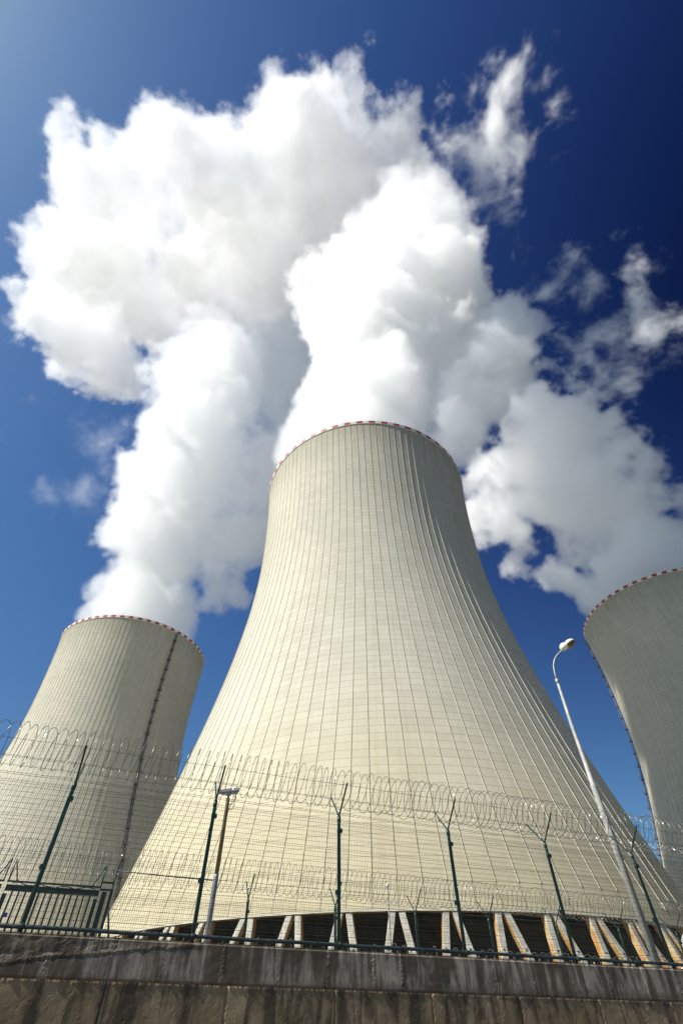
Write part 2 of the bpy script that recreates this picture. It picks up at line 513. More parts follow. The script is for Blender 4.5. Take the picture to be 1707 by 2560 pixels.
# ------------------------------------------------------------------ concrete wall
def wall_material(name, upper):
    t = NT(name); uv = t.coord('UV')
    st = t.noise(t.vmul(uv, (3.2, 0.6, 1)), 1.0, 6, 0.6, 0.8)
    st2 = t.noise(t.vmul(uv, (9.0, 0.9, 1)), 1.0, 6, 0.6, 0.5)
    bl = t.noise(uv, 1.6, 7, 0.62)
    pit = t.node('ShaderNodeTexVoronoi'); pit.feature = 'F1'; t.link(uv, pit.inputs['Vector']); pit.inputs['Scale'].default_value = 26.0
    pitm = t.math('MULTIPLY', t.ramp(pit.outputs['Distance'], 0.02, 0.16, 1.0, 0.0), t.ramp(t.noise(uv, 7.0, 3, 0.6), 0.52, 0.66))
    gr = t.noise(uv, 60.0, 6, 0.75)
    if upper:
        c = t.mix(t.ramp(st, 0.43, 0.60), (0.135, 0.100, 0.068), (0.46, 0.385, 0.305))
        c = t.mix(t.math('MULTIPLY', t.ramp(st2, 0.44, 0.62), 0.75), c, (0.10, 0.078, 0.056))
        c = t.mix(t.math('MULTIPLY', t.ramp(bl, 0.55, 0.75), 0.6), c, (0.54, 0.46, 0.37))
        sx = t.node('ShaderNodeSeparateXYZ'); t.link(uv, sx.inputs[0])
        hz = t.math('ADD', sx.outputs['Y'], t.math('MULTIPLY', t.math('SUBTRACT', st2, 0.5), 0.5))
        c = t.mix(t.math('MULTIPLY', t.ramp(hz, 0.84, 1.02), 0.75), c, (0.11, 0.085, 0.06))
        c = t.mix(t.math('MULTIPLY', t.ramp(hz, 0.60, 0.50), 0.6), c, (0.09, 0.075, 0.06))
    else:
        c = t.mix(t.ramp(bl, 0.32, 0.68), (0.235, 0.165, 0.090), (0.42, 0.31, 0.185))
        c = t.mix(t.math('MULTIPLY', t.ramp(st, 0.47, 0.64), 0.85), c, (0.062, 0.046, 0.032))
        c = t.mix(t.math('MULTIPLY', t.ramp(st2, 0.70, 0.78), 0.6), c, (0.36, 0.34, 0.31))
    c = t.mix(pitm, c, (0.025, 0.02, 0.016))
    c = t.mix(t.ramp(gr, 0.25, 0.75, 0.35, 0.0), c, (0.05, 0.042, 0.032))
    h = t.math('ADD', t.math('MULTIPLY', pitm, -1.4), t.math('ADD', t.math('MULTIPLY', gr, 0.5), t.math('MULTIPLY', bl, 1.0)))
    t.bump(h, 0.35, 0.006)
    return t.out(c, 0.9, 0, 0.3)
m_wall_up = wall_material('wall_upper_concrete', True)
m_wall_lo = wall_material('wall_lower_concrete', False)
DW = 0.30
def ztop(t): return 1.017 - 0.0084 * t
def zband(t): return 0.548 - 0.0100 * t
rs = random.Random(3)
seams = []
x = -9.0
while x < 34:
    seams.append((x, rs.uniform(-0.003, 0.003), rs.random())); x += rs.choice((0.52, 0.80, 0.84, 0.88, 1.05))
def crack_z(t):   # the long crack on the left panels
    pts = ((-3.0, 0.52), (-0.9, 0.58), (0.0, 0.69), (0.35, 0.745), (0.9, 0.785), (1.35, 0.83), (2.0, 0.90), (2.6, 0.93))
    if t < pts[0][0] or t > pts[-1][0]: return None
    for (a, za), (b, zb) in zip(pts, pts[1:]):
        if a <= t <= b: return za + (zb - za) * (t - a) / (b - a)
def fbm(x, y, z=0.0, o=4):
    return mn.fractal(Vector((x, y, z)), 0.9, 2.0, o, noise_basis='PERLIN_ORIGINAL')
def up_disp(t, z, zt, zb):
    d = 0.004 * fbm(t * 1.2, z * 2.0) + 0.0006 * fbm(t * 14, z * 14, 3.1)
    off = 0
    for sx_, so, sk in seams:
        if sx_ <= t: off = so
        e = abs(t - sx_ - 0.006 * fbm(z * 12, sx_, 1.7))
        if e < 0.045:
            k = 1 - e / 0.045
            ragged = fbm(t * 30, z * 26, sx_)
            d += k * (0.012 * max(0, ragged + 0.2) - 0.016 * max(0, ragged * 1.6 - 0.25)) * (1.3 if sk > 0.4 else 0.5)
    d += off
    c = crack_z(t)
    if c is not None:
        c += 0.02 * fbm(t * 5, 3.3) + 0.008 * fbm(t * 25, 1.0)
        e = z - c
        if -0.02 < e < 0.012: d -= 0.022
        elif 0.012 <= e < 0.10: d += 0.004 * (1 - e / 0.10) + 0.006 * max(0, fbm(t * 9, z * 9, 5.0))
        if e > 0 and t < 1.4:      # spalled patch above the crack
            d -= 0.012 * max(0, fbm(t * 7, z * 9, 8.8))
    if z - zb < 0.02: d -= 0.012
    if zt - z < 0.018: d -= 0.010 + 0.012 * max(0, fbm(t * 9, 2.0))
    return d
def lo_disp(t, z, zb):
    d = 0.030 + 0.005 * fbm(t * 1.2, z * 1.6, 4) + 0.0010 * fbm(t * 11, z * 11, 9)
    p = fbm(t * 26, z * 26, 2.2)
    if p > 0.56: d -= 0.005 * (p - 0.56) * 3
    e = zb - z
    if e < 0.03: d += 0.010 * fbm(t * 14, 0.5, 6.0) + 0.006
    s = ((t + 0.35) / 1.72); fr = abs(s - round(s)) * 1.72
    if fr < 0.02 + 0.012 * fbm(z * 8, t): d -= 0.014
    return d
def strip(ts, zfun, nz, disp, name, mat, parent, back=None):
    mb = MB(); uvs = []
    for t in ts:
        z0, z1 = zfun(t)
        for j in range(nz + 1):
            z = z0 + (z1 - z0) * j / nz
            mb.v.append(pt(t, DW + disp(t, z, z1, z0), z)); uvs.append((t, z))
        if back:
            mb.v.append(pt(t, DW - back, z1)); uvs.append((t, z1 + back))
    M = nz + 1 + (1 if back else 0)
    for i in range(len(ts) - 1):
        for j in range(M - 1):
            mb.face([i * M + j, (i + 1) * M + j, (i + 1) * M + j + 1, i * M + j + 1], 0, False)
    return mb.build(name, mat, parent, uvs=uvs)
ts = []
x = -14.0
while x < 44:
    ts.append(x); x += 0.016 if -1.2 < x < 13.8 else 0.15
wall = empty('retaining_wall', pt(5, DW, STREET))
tag(wall, 'long stained concrete retaining wall below the outer fence, grey band over rough brown base', 'wall')
a_ = strip(ts, lambda t: (zband(t) + 0.004, ztop(t)), 30, lambda t, z, zt, zb: up_disp(t, z, zt, zb), 'upper_band', m_wall_up, None, 0.30)
def lo_z(t): return (-0.25, zband(t))
b_ = strip(ts, lo_z, 40, lambda t, z, zt, zb: lo_disp(t, z, zt), 'lower_face', m_wall_lo, None, 0.1)
ts2 = ts[::8] + [ts[-1]]
mbw = MB()
for t in ts2:
    mbw.v.append(pt(t, DW + 0.03, STREET)); mbw.v.append(pt(t, DW + 0.026, -0.24))
for i in range(len(ts2) - 1): mbw.face([2 * i, 2 * i + 2, 2 * i + 3, 2 * i + 1])
c_ = mbw.build('wall_foot', m_wall_lo, None, uvs=[(k // 2 * 0.13, k % 2) for k in range(len(mbw.v))])
for o in (a_, b_, c_):
    o.parent = wall; o.matrix_parent_inverse = Matrix.Translation(-wall.location)
# back of the wall
mbw = MB()
for t in (-14, 44):
    mbw.v.append(pt(t, 0.0, ztop(t))); mbw.v.append(pt(t, 0.0, 0.3))
mbw.face([0, 1, 3, 2])
o = mbw.build('wall_back', m_wall_lo, None, uvs=[(0, 0), (0, 1), (9, 0), (9, 1)]); o.parent = wall; o.matrix_parent_inverse = Matrix.Translation(-wall.location)

# ------------------------------------------------------------------ fences
VSTEP = 2.5; SLOPE = -0.0084
A_UP = 0.475
def make_post(h_top, h_bot):
    """green tube post with Y arms; local origin at the Y joint, local X along the fence, local -Y to the camera"""
    r = empty('post')
    mb = MB()
    mb.tube([(0, 0, h_bot), (0, 0, -0.10)], 0.034, 12)
    mb.tube([(0, 0, -0.10), (0, 0, -0.005)], 0.0375, 12)
    mb.tube([(0, 0, -0.005), (0, 0, 0.015)], 0.030, 12)
    mb.build('post_tube', m_green, r)
    for s in (-1, 1):
        a = MB()
        d = Vector((0, s * 0.47, A_UP)); dn = d.normalized(); x = Vector((1, 0, 0)); n = dn.cross(x)
        a.box(d * 0.5 + Vector((0, 0, 0.0)), x * 0.0145, n * 0.004, d * 0.5)
        a.box(d * 0.5 + n * 0.012 + x * 0.0145, x * 0.004, n * 0.0145, d * 0.5)
        a.build('arm', m_green, r)
    for z, sx in ((-0.25, 1), (-1.22, -1)):
        c = MB()
        c.box((sx * 0.038, 0.0, z), Vector((0.022, 0, 0)), Vector((0, 0.040, 0)), Vector((0, 0, 0.034)))
        c.tube([(0, 0, z - 0.025), (0, 0, z + 0.025)], 0.038, 12)
        c.tube([(sx * 0.062, 0, z), (sx * 0.075, 0, z)], 0.010, 6)
        c.build('mesh_clamp', m_green, r)
    return r
POST_PROTO = {}
def fence(name, off, t0, k0, k1, z_join, labels, cat, bottom, coil_span, rail):
    root = empty(name, pt(t0, off, bottom)); tag(root, labels, cat)
    inv = Matrix.Translation(-root.location)
    ang = atan2(T.y, T.x)
    def put(o):
        o.parent = root; o.matrix_parent_inverse = inv
    zj = lambda t: z_join + SLOPE * (t - t0)
    key = round(bottom - z_join, 2)
    for k in range(k0 if rail else k0 + 1, k1 + 1):
        t = t0 + k * VSTEP
        if key not in POST_PROTO: POST_PROTO[key] = make_post(0, bottom - z_join); p = POST_PROTO[key]
        else: p = copy_tree(POST_PROTO[key])
        p.location = pt(t, off, zj(t)); p.rotation_euler = (0, 0, ang)
        put(p)
    # welded mesh panels
    proto = None
    for k in range(k0, k1):
        t = t0 + k * VSTEP
        if proto is None:
            mb = MB()
            L = VSTEP - 0.06; x0 = 0.03
            nv = 73; rows = [-0.075 - 0.08 * i for i in range(25)]
            zb = rows[-1] - 0.02
            for i in range(nv + 1):
                x = x0 + L * i / nv
                mb.tube([(x, -0.004, zb), (x, -0.004, -0.045)], 0.0021, 3, False)
            for i, z in enumerate(rows):
                for zz in ((z, z - 0.03) if i in (0, 6, 12, 18) else (z,)):
                    mb.tube([(x0, 0.001, zz), (x0 + L, 0.001, zz)], 0.0025, 3, False)
            p = proto = mb.build('mesh_panel', m_mesh)
        else:
            p = proto.copy(); COL.objects.link(p)
        p.location = pt(t, off + 0.036, zj(t)); p.rotation_euler = (0, 0, ang)
        p.rotation_euler = (0, math.atan(-SLOPE), ang)
        put(p)
    if not rail:
        q = proto.copy(); COL.objects.link(q); q.location = pt(1.19, off + 0.036, zj(1.2)); q.rotation_euler = (0, math.atan(-SLOPE), ang); q.scale = (0.39, 1, 1); put(q)
    ta, tb = t0 + k0 * VSTEP - 0.6, t0 + k1 * VSTEP + 0.6
    # barbed strands on both arms
    rb = random.Random(11)
    for s in (-1, 1):
        for f_ in (0.10, 0.52, 0.94):
            mb = MB(); pts = []
            t = ta
            while t <= tb:
                k = (t - t0) / VSTEP; sag = 0.012 * sin(pi * (k - math.floor(k)))
                pts.append(pt(t, off + s * 0.47 * f_, zj(t) + A_UP * f_ - sag)); t += 0.25
            mb.tube(pts, 0.0032, 3, False)
            t = ta
            while t < tb:
                k = (t - t0) / VSTEP; sag = 0.012 * sin(pi * (k - math.floor(k)))
                c = pt(t, off + s * 0.47 * f_, zj(t) + A_UP * f_ - sag)
                for q in range(2):
                    a = rb.uniform(0, pi)
                    d = N * cos(a) + Vector((0, 0, sin(a))) + T * rb.uniform(-.3, .3)
                    mb.tube([c - d * 0.013, c + d * 0.013], 0.0020, 3, False)
                mb.tube([c - T * 0.008, c + T * 0.008], 0.0048, 4, False)
                t += 0.115
            put(mb.build('barbed_wire', m_wire))
    put(coil('razor_coil', off, coil_span[0], coil_span[1], lambda t: zj(t) + 0.505, 0.36, 0.165, 5))
    if rail:
        mb = MB()
        pts = [pt(ta + (tb - ta) * i / 60, off + 0.065, zj(ta + (tb - ta) * i / 60) - 1.945 + 0.004 * sin(i * 1.3)) for i in range(61)]
        mb.tube(pts, 0.025, 10)
        r_ = mb.build('bottom_rail', m_rail); put(r_)
        for k in range(k0, k1 + 1):
            t = t0 + k * VSTEP; c = MB(); z = zj(t) - 1.945
            c.tube([pt(t - 0.035, off + 0.065, z), pt(t + 0.035, off + 0.065, z)], 0.036, 10)
            c.box(pt(t, off + 0.05, z), T * 0.03, N * 0.055, Vector((0, 0, 0.012)))
            c.tube([pt(t + 0.0, off + 0.065, z + 0.03), pt(t, off + 0.065, z + 0.05)], 0.012, 6)
            q = c.build('rail_bracket', m_rail); put(q)
    return root
def coil(name, off, ta, tb, zc, R, pitch, seed):
    rc = random.Random(seed)
    mb = MB(); pts = []
    th = 0.0; t = ta; NSEG = 40
    turn_p = pitch; rr = R
    while t < tb:
        i = len(pts)
        if i % NSEG == 0:
            turn_p = pitch * rc.uniform(0.80, 1.20); rr2 = R * rc.uniform(0.93, 1.06); ph = rc.uniform(-0.03, 0.03)
        rr += (rr2 - rr) * 0.06
        th += 2 * pi / NSEG
        t += turn_p / NSEG
        skew = 0.045 * sin(th + 0.6 * sin(i / NSEG))
        pts.append(pt(t + skew, off + rr * 0.98 * cos(th), zc(t) + rr * sin(th) + ph * sin(th * 0.5)))
    mb.tube(pts, 0.0050, 4, False)
    # razor blades: small twin-pointed clips along the core wire
    acc = 0.0
    for a, b in zip(pts, pts[1:]):
        acc += (b - a).length
        if acc > 0.048:
            acc = 0.0
            d = (b - a).normalized(); u = d.cross(Vector((rc.uniform(-1, 1), rc.uniform(-1, 1), rc.uniform(-1, 1)))).normalized()
            c = (a + b) / 2; q = len(mb.v); n_ = d.cross(u) * 0.0012
            for s_ in (1, -1):
                for e in ((-0.016, 0.0), (-0.014, 0.011), (-0.004, 0.004), (0.004, 0.004), (0.014, 0.011), (0.016, 0.0), (0.014, -0.011), (0.004, -0.004), (-0.004, -0.004), (-0.014, -0.011)):
                    mb.v.append(c + d * e[0] + u * e[1] + n_ * s_)
            mb.face([q + k for k in range(10)]); mb.face([q + 19 - k for k in range(10)])
    return mb.build(name, m_razor)
f_out = fence('security_fence', 0.0, 0.0, -2, 7, 3.045, 'tall green security fence on top of the retaining wall, fine mesh and razor coil', 'fence', 0.40, (-5.5, 19.5), True)
f_in = fence('security_fence', -5.798, 4.62, -1, 7, 2.4885, 'lower looking inner security fence behind the wall, running right from the green gate', 'fence', 0.40, (-4.0, 23.5), False)
f_in.name = 'security_fence.001'
g = coil('razor_coil', -0.55, 2.35, 19, lambda t: 0.93 - 0.004 * t, 0.25, 0.20, 9)
tag(g, 'loose shiny razor coil lying low along the wall top behind the bottom rail', 'razor wire')

# ------------------------------------------------------------------ gate in the inner fence
GO = -5.36
def gate_leaf(t0, t1, label, mirror):
    root = empty('steel_gate', pt((t0 + t1) / 2, GO, 0.42)); tag(root, label, 'gate', 'green steel gate leaves')
    inv = Matrix.Translation(-root.location)
    def put(o, par=None):
        o.parent = par or root
        o.matrix_parent_inverse = inv if par is None else Matrix.Identity(4)
    U = Vector((0, 0, 1))
    fr = MB()
    fr.box(pt((t0 + t1) / 2, GO, 2.345), T * ((t1 - t0) / 2), N * 0.03, U * 0.055)
    fr.box(pt((t0 + t1) / 2, GO, 0.60), T * ((t1 - t0) / 2), N * 0.03, U * 0.05)
    for t in (t0 + 0.035, t1 - 0.035): fr.box(pt(t, GO, 1.445), T * 0.042, N * 0.028, U * 0.79)
    put(fr.build('gate_frame', m_green2))
    tr = MB(); tr.box(pt((t0 + t1) / 2, GO, 2.465), T * ((t1 - t0) / 2 + 0.02), N * 0.02, U * 0.016)
    # slack strap wound between the two top rails
    sp_ = [pt(t0 + 0.1 + (t1 - t0 - 0.2) * i / 12, GO + 0.025, 2.43 + 0.025 * sin(i * 1.9) - 0.02 * sin(i * pi / 12)) for i in range(13)]
    tr.tube(sp_, 0.010, 5)
    put(tr.build('top_rail', m_green2))
    n = int((t1 - t0) / 0.142)
    for i in range(1, n):
        t = t0 + 0.03 + (t1 - t0 - 0.06) * i / n
        b = MB(); b.box(pt(t, GO, 1.445), T * 0.019, N * 0.019, U * 0.84); put(b.build('bar', m_green2))
    for tt, s in ((t0, 1), (t1, -1)):
        a = MB()
        a.tube([pt(tt, GO, 2.46), pt(tt, GO, 2.89)], 0.017, 5)
        a.tube([pt(tt, GO, 2.89), pt(tt + s * 0.19, GO, 2.46)], 0.015, 5)
        put(a.build('top_bracket', m_green2))
    return root
gate_leaf(-1.17, 0.86, 'dark green barred steel gate leaf seen behind the leftmost post of the outer fence', False)
gate_leaf(-3.30, -1.27, 'dark green barred gate leaf cut by the left edge of the photo', True)
gp = empty('gate_post', pt(1.14, GO, 0.42)); tag(gp, 'dark green gate post with cranked arms and diagonal stay', 'gate post')
inv = Matrix.Translation(-gp.location)
U = Vector((0, 0, 1))
def gput(o): o.parent = gp; o.matrix_parent_inverse = inv
mb = MB(); mb.box(pt(1.14, GO, 1.42), T * 0.035, N * 0.035, U * 1.0); mb.box(pt(0.985, GO, 1.42), T * 0.055, N * 0.02, U * 0.96); gput(mb.build('post_tube', m_green2))
mb = MB(); mb.tube([pt(1.14, GO, 2.40), pt(1.14, GO, 2.54), pt(1.15, GO + 0.28, 3.03)], 0.015, 5); mb.tube([pt(1.14, GO, 2.5), pt(1.05, GO - 0.2, 2.86)], 0.013, 5); gput(mb.build('arm', m_green2))
mb = MB(); mb.tube([pt(1.16, GO, 2.12), pt(1.75, GO - 0.25, 0.42)], 0.022, 6); gput(mb.build('diagonal_stay', m_green2))
mb = MB(); mb.box(pt(1.0, GO, 2.56), T * 0.14, N * 0.015, U * 0.02); mb.box(pt(1.0, GO, 2.42), T * 0.14, N * 0.015, U * 0.02); gput(mb.build('tie_bracket', m_green2))
mb = MB(); mb.tube([pt(1.06, GO, 2.81), pt(2.3, GO, 2.775), pt(3.55, GO, 2.76)], 0.011, 5); gput(mb.build('tension_rod', m_green2))
sg = MB(); sg.box(pt(-0.95, GO + 0.04, 1.86), T * 0.045, N * 0.006, U * 0.040)
tag(sg.build('gate_plate', m_blue), 'tiny blue enamel plate hung on the bars of the barred gate', 'sign')

# ------------------------------------------------------------------ street lamp
LB = Vector((6.88, 14.44, 0.42)); LE = Vector((0.9536, -0.3011, 0))
lamp = empty('street_lamp', LB); tag(lamp, 'tall pale street lamp with curved arm rising between the two fences', 'street lamp')
def lp(h, z): return LE * h + Vector((0, 0, z - LB.z))
mb = MB(); mb.tube([(0, 0, 0), (0, 0, 4.10), (0, 0, 4.16), (0, 0, 4.23), (0, 0, 4.26), (0, 0, 5.9), lp(0.03, 7.66)], [0.088, 0.080, 0.082, 0.078, 0.064, 0.052, 0.036], 16)
mb.build('pole', m_pole, lamp)
mb = MB(); mb.tube([lp(0.03, 7.62), lp(0.03, 7.76)], 0.046, 12); mb.tube([lp(-0.02, 7.69), lp(0.085, 7.70)], 0.012, 6); mb.build('collar', m_arm, lamp)
mb = MB(); mb.tube([lp(0.03, 7.7), lp(0.045, 7.95), lp(0.065, 8.10), (lp(0.10, 8.26)), lp(0.145, 8.36), lp(0.20, 8.455), lp(0.27, 8.54), lp(0.36, 8.62), lp(0.46, 8.69), lp(0.60, 8.76)], 0.021, 10); mb.build('arm', m_arm, lamp)
def bm_obj(name, bm, mat, parent, smooth=True):
    me = bpy.data.meshes.new(name); bm.to_mesh(me); bm.free(); me.materials.append(mat)
    if smooth: me.polygons.foreach_set('use_smooth', [True] * len(me.polygons))
    o = bpy.data.objects.new(name, me); COL.objects.link(o); o.parent = parent
    return o
def ell(bm, c, ax, ay, az, cutz=None, seg=24):
    r = bmesh.ops.create_uvsphere(bm, u_segments=seg, v_segments=seg // 2, radius=1.0)
    for v in r['verts']:
        p = v.co.copy()
        if cutz is not None and p.z < cutz: p.z = cutz
        v.co = Vector(c) + Vector(ax) * p.x + Vector(ay) * p.y + Vector(az) * p.z
LS = LE.cross(Vector((0, 0, 1)))
LT = radians(24); hd = LE * cos(LT) + Vector((0, 0, 1)) * sin(LT); hu = Vector((0, 0, 1)) * cos(LT) - LE * sin(LT)
bm = bmesh.new()
hc = lp(0.60, 8.77)
ell(bm, hc + hd * 0.05 + hu * 0.045, hd * 0.16, LS * 0.14, hu * 0.14, -0.55)
ell(bm, hc + hd * 0.27 + hu * 0.035, hd * 0.20, LS * 0.19, hu * 0.135, -0.12)
bm_obj('lamp_cover', bm, m_lampw, lamp)
bm = bmesh.new(); ell(bm, hc + hd * 0.28 + hu * 0.015, hd * 0.180, LS * 0.172, hu * 0.105, None); bm_obj('glass_bowl', bm, m_bowl, lamp)
mb = MB(); mb.tube([lp(0.53, 8.725), lp(0.61, 8.765)], 0.030, 8); mb.build('socket', m_rust, lamp)

# ------------------------------------------------------------------ camera pole
CB = Vector((-2.83, 13.2, 0.42)); cpole = empty('camera_pole', CB); tag(cpole, 'zinc and tan pole carrying a boxy security camera, behind the outer fence', 'camera pole')
def cz(z): return Vector((0, 0, z - CB.z))
mb = MB(); mb.tube([cz(0.42), cz(2.42), cz(2.46)], [0.060, 0.058, 0.054], 16); mb.build('lower_tube', m_lowpole, cpole)
mb = MB(); mb.tube([cz(2.44), cz(3.94), cz(3.98)], [0.049, 0.045, 0.044], 16); mb.tube([cz(3.98), cz(4.05)], 0.026, 10); mb.build('upper_tube', m_tan, cpole)
ca = Vector((0.985, 0.17, 0)).normalized(); tilt = radians(9)
cx_ = ca * cos(tilt) + Vector((0, 0, 1)) * sin(tilt); cs_ = Vector((0, 0, 1)).cross(ca); cu_ = cx_.cross(cs_)
cc = cz(4.115)
mb = MB(); mb.box(cc + cx_ * 0.03, cx_ * 0.185, cs_ * 0.052, cu_ * 0.042); mb.tube([cc - cx_ * 0.15, cc - cx_ * 0.175], 0.036, 12)
hb = mb.build('camera_body', m_camw, cpole)
mb = MB(); mb.box(cc + cu_ * 0.058 - cx_ * 0.005, cx_ * 0.255, cs_ * 0.075, cu_ * 0.007)
for s in (-1, 1): mb.box(cc + cs_ * 0.072 * s + cu_ * 0.030 - cx_ * 0.005, cx_ * 0.250, cs_ * 0.004, cu_ * 0.028)
mb.build('sun_shield', m_camw, cpole)
mb = MB(); mb.tube([cc - cx_ * 0.17, cc - cx_ * 0.178], 0.030, 12); mb.build('lens_window', m_black, cpole)
mb = MB(); mb.box(cc - cu_ * 0.055, cx_ * 0.05, cs_ * 0.045, cu_ * 0.012); mb.tube([cc - cu_ * 0.06, cz(4.02)], 0.03, 10); mb.build('mount_bracket', m_camw, cpole)
mb = MB()
for o_, dz in ((0.0, 0), (0.05, -0.10)):
    mb.tube([cc + cx_ * 0.15 - cu_ * 0.04, cc + cx_ * (0.16 + o_ * 0.2) - cu_ * 0.12, cc + cx_ * (0.14 + o_ * .4) + Vector((0, 0, -0.22 + dz)), cc + cx_ * (0.09 + o_) + Vector((0, 0, -0.29 + dz)), cc + cx_ * 0.045 + Vector((0, 0, -0.27 + dz))], 0.0085, 6)
mb.build('cable', m_black, cpole)

# ------------------------------------------------------------------ thin lamp post, vent
tp = empty('lamp_post', (2.21, 29.92, 0.42)); tag(tp, 'thin pale lamp post with tiny bent head, in front of the middle column pairs', 'lamp post')
mb = MB(); mb.tube([(0, 0, 0), (0, 0, 4.55), (0, 0, 4.6)], [0.045, 0.030, 0.026], 8); mb.build('pole', m_pole, tp)
bm = bmesh.new(); ell(bm, (-0.02, 0, 4.66), (0.10, 0, -0.06), (0, 0.09, 0), (0.05, 0, 0.08), None, 16); bm_obj('lamp_head', bm, m_lampw, tp)
mb = MB(); mb.tube([(0.0, 0, 4.6), (-0.05, 0, 4.78), (-0.09, 0, 4.86)], 0.02, 6); mb.build('sensor', m_black, tp)
vt = empty('vent_cowl', (13.05, 23.9, 0.42)); tag(vt, 'pale rounded concrete vent cowl at the right edge beyond the inner fence', 'vent')
mb = MB(); mb.lathe([(0.62, 0), (0.62, 0.1), (0.46, 0.12), (0.46, 1.75)] + [(0.46 * cos(a * pi / 16) + (0.06 if a == 0 else 0), 1.78 + 0.46 * sin(a * pi / 16)) for a in range(0, 9)], 28); mb.build('cowl', m_column, vt)
mb = MB(); mb.lathe([(0.50, 1.72), (0.53, 1.74), (0.53, 1.80), (0.50, 1.82)], 28); mb.build('band', m_column, vt)
FRONT = [(10.5,138.3,150,36),(10.5,138.3,178,40),(10.5,138,200,43),(12.3,137.5,226.4,37.8),(15.9,137.1,254.7,38.3),(19.8,136.6,281.7,42.3),(26.5,135.4,325.7,48.3),(5.1,129.9,305.7,25.7),(36.9,133.0,386.7,58.1),(-3.9,127.9,372.6,29.6),(55.5,126.3,441.2,63.6),(72.7,105.3,357.5,33.6),(67.6,114.6,491.1,60.1),(85.1,114.9,342.1,24.0),(72.1,123.5,303.4,22.4),(67.6,102.7,501.9,22.0),(86.4,94.5,392.0,22.5),(33.8,146.1,294.9,33.1),(-4.6,127.9,275.6,18.5),(-11.4,127.5,237.1,10.7),(46.0,135.4,261.9,14.3),(-13.3,122.3,308.4,18.4),(-19.0,126.6,431.1,25.7),(80.4,97.0,457.9,20.2),(93.3,101.7,364.4,16.0),(55.6,104.1,545.9,19.4),(58.5,138.1,303.5,17.3)]
LEFT = [(-126.6,261,150,36),(-126.6,261,178,39),(-133.0,257.7,188.6,35.6),(-136.4,255.9,212.8,37.5),(-138.2,254.9,240.7,41.4),(-137.3,255.4,278.8,44.7),(-133.9,251.6,318.1,47.9),(-134.2,251.4,369.6,54.4),(-136.6,246.7,424.1,56.7),(-140.1,242.4,491.1,62.3),(-141.2,239.5,552.6,46.7),(-160.3,217.2,459.6,35.4),(-143.7,228.6,349.4,30.0),(-151.9,232.8,254.3,19.5),(-153.3,228.3,294.4,21.0),(-151.5,235.5,210.7,14.3),(-157.0,237.9,198.0,7.8),(-95.5,279.1,272.9,31.9),(-90.8,285.9,329.3,31.7),(-96.1,284.2,233.9,22.5),(-76.2,292.2,288.1,16.8),(-83.8,288.1,226.5,15.8),(-99.7,277.6,203.0,14.7),(-86.8,287.2,405.9,31.4),(-83.4,293.4,493.7,35.8),(-98.4,288.7,584.3,45.6),(-159.8,211.4,349.7,15.3),(-148.1,225.7,296.5,16.9),(-91.2,275.3,190.4,7.1),(-172.3,201.4,408.5,19.9),(-66.1,302.9,462.0,34.7),(-53.7,310.4,577.5,57.9),(-73.0,301.3,649.8,65.3),(-84.9,298.1,291.4,34.1),(-63.5,308.5,375.3,30.9),(-64.4,303.2,390.0,20.2),(-72.7,296.2,316.9,28.4),(-69.6,296.9,404.0,34.0),(-85.5,277.1,356.6,36.9)]
UPPER = [(-56.1,126.6,920,132.3),(-137.3,215.9,930,125.0),(-105.8,299.9,920,84.3),(-198.8,331.0,920,90.4),(-47.1,241.4,920,69.0),(-185.3,149.7,920,106.6),(-248.3,114.4,920,75.8),(-274.4,76.4,925,48.2),(-290.4,73.7,925,28.0),(-339.6,143.1,920,91.8),(-395.2,161.1,920,75.3),(-399.7,113.8,920,51.6),(-408.8,83.5,920,30.1),(-434.1,105.3,920,26.0),(-398.1,234.7,900,108.6),(-478.3,248.2,900,64.4),(-529.0,269.4,900,46.2),(-566.3,258.5,900,29.0),(-459.8,334.9,890,100.5),(-532.0,334.5,890,60.3),(-431.0,406.4,880,71.5),(-519.9,397.2,880,41.8),(-417.5,456.4,870,38.9),(-358.7,307.5,900,103.2),(-269.3,276.6,920,102.5),(-147.7,84.4,920,50.3),(-102.0,63.5,920,27.6),(-77.4,43.3,920,18.1),(-13.6,82.2,920,56.9),(13.0,48.6,920,42.1),(35.3,33.8,920,39.6),(44.1,14.7,920,20.7),(6.5,24.1,920,22.8),(59.6,74.5,920,66.4),(102.3,107.2,920,51.3),(135.7,130.2,920,26.5),(84.3,144.7,920,60.1),(13.9,164.4,930,105.3),(120.0,80.0,920,23.4),(-197.3,63.2,920,27.6),(-498.8,212.1,920,31.4),(-60.1,76.7,920,33.3)]
RIGHT = [(177.7,221.7,148,36),(177.7,221.7,175,39),(194.6,206.9,149.8,37.6),(189.2,211.8,174.4,35.8),(170.7,227.0,180.4,18.8),(185.7,214.9,201.0,33.4),(195.1,206.3,186.0,26.4),(169.6,227.8,237.9,34.5),(187.5,213.3,243.9,41.3),(164.1,231.8,280.4,41.3),(138.7,247.8,294.6,31.5),(179.3,220.2,315.4,43.4),(179.0,220.5,369.0,32.6),(195.5,206.0,283.8,25.4),(203.9,197.7,243.2,15.7),(206.1,195.3,227.3,8.7),(121.5,256.7,273.5,29.0),(131.6,251.7,246.9,24.0),(144.5,244.5,215.0,21.2),(152.1,239.8,192.5,16.0),(157.9,236.1,176.1,18.4),(169.4,228.0,194.9,21.7),(127.3,253.9,331.3,28.4)]
BEHIND = [(169.9,252.1,518.7,60.4),(186.2,227.5,545.6,48.1),(144.4,267.5,466.7,50.2),(126.6,276.4,428.3,43.5),(188.8,225.3,483.6,28.7),(137.4,271.2,546.6,56.0)]
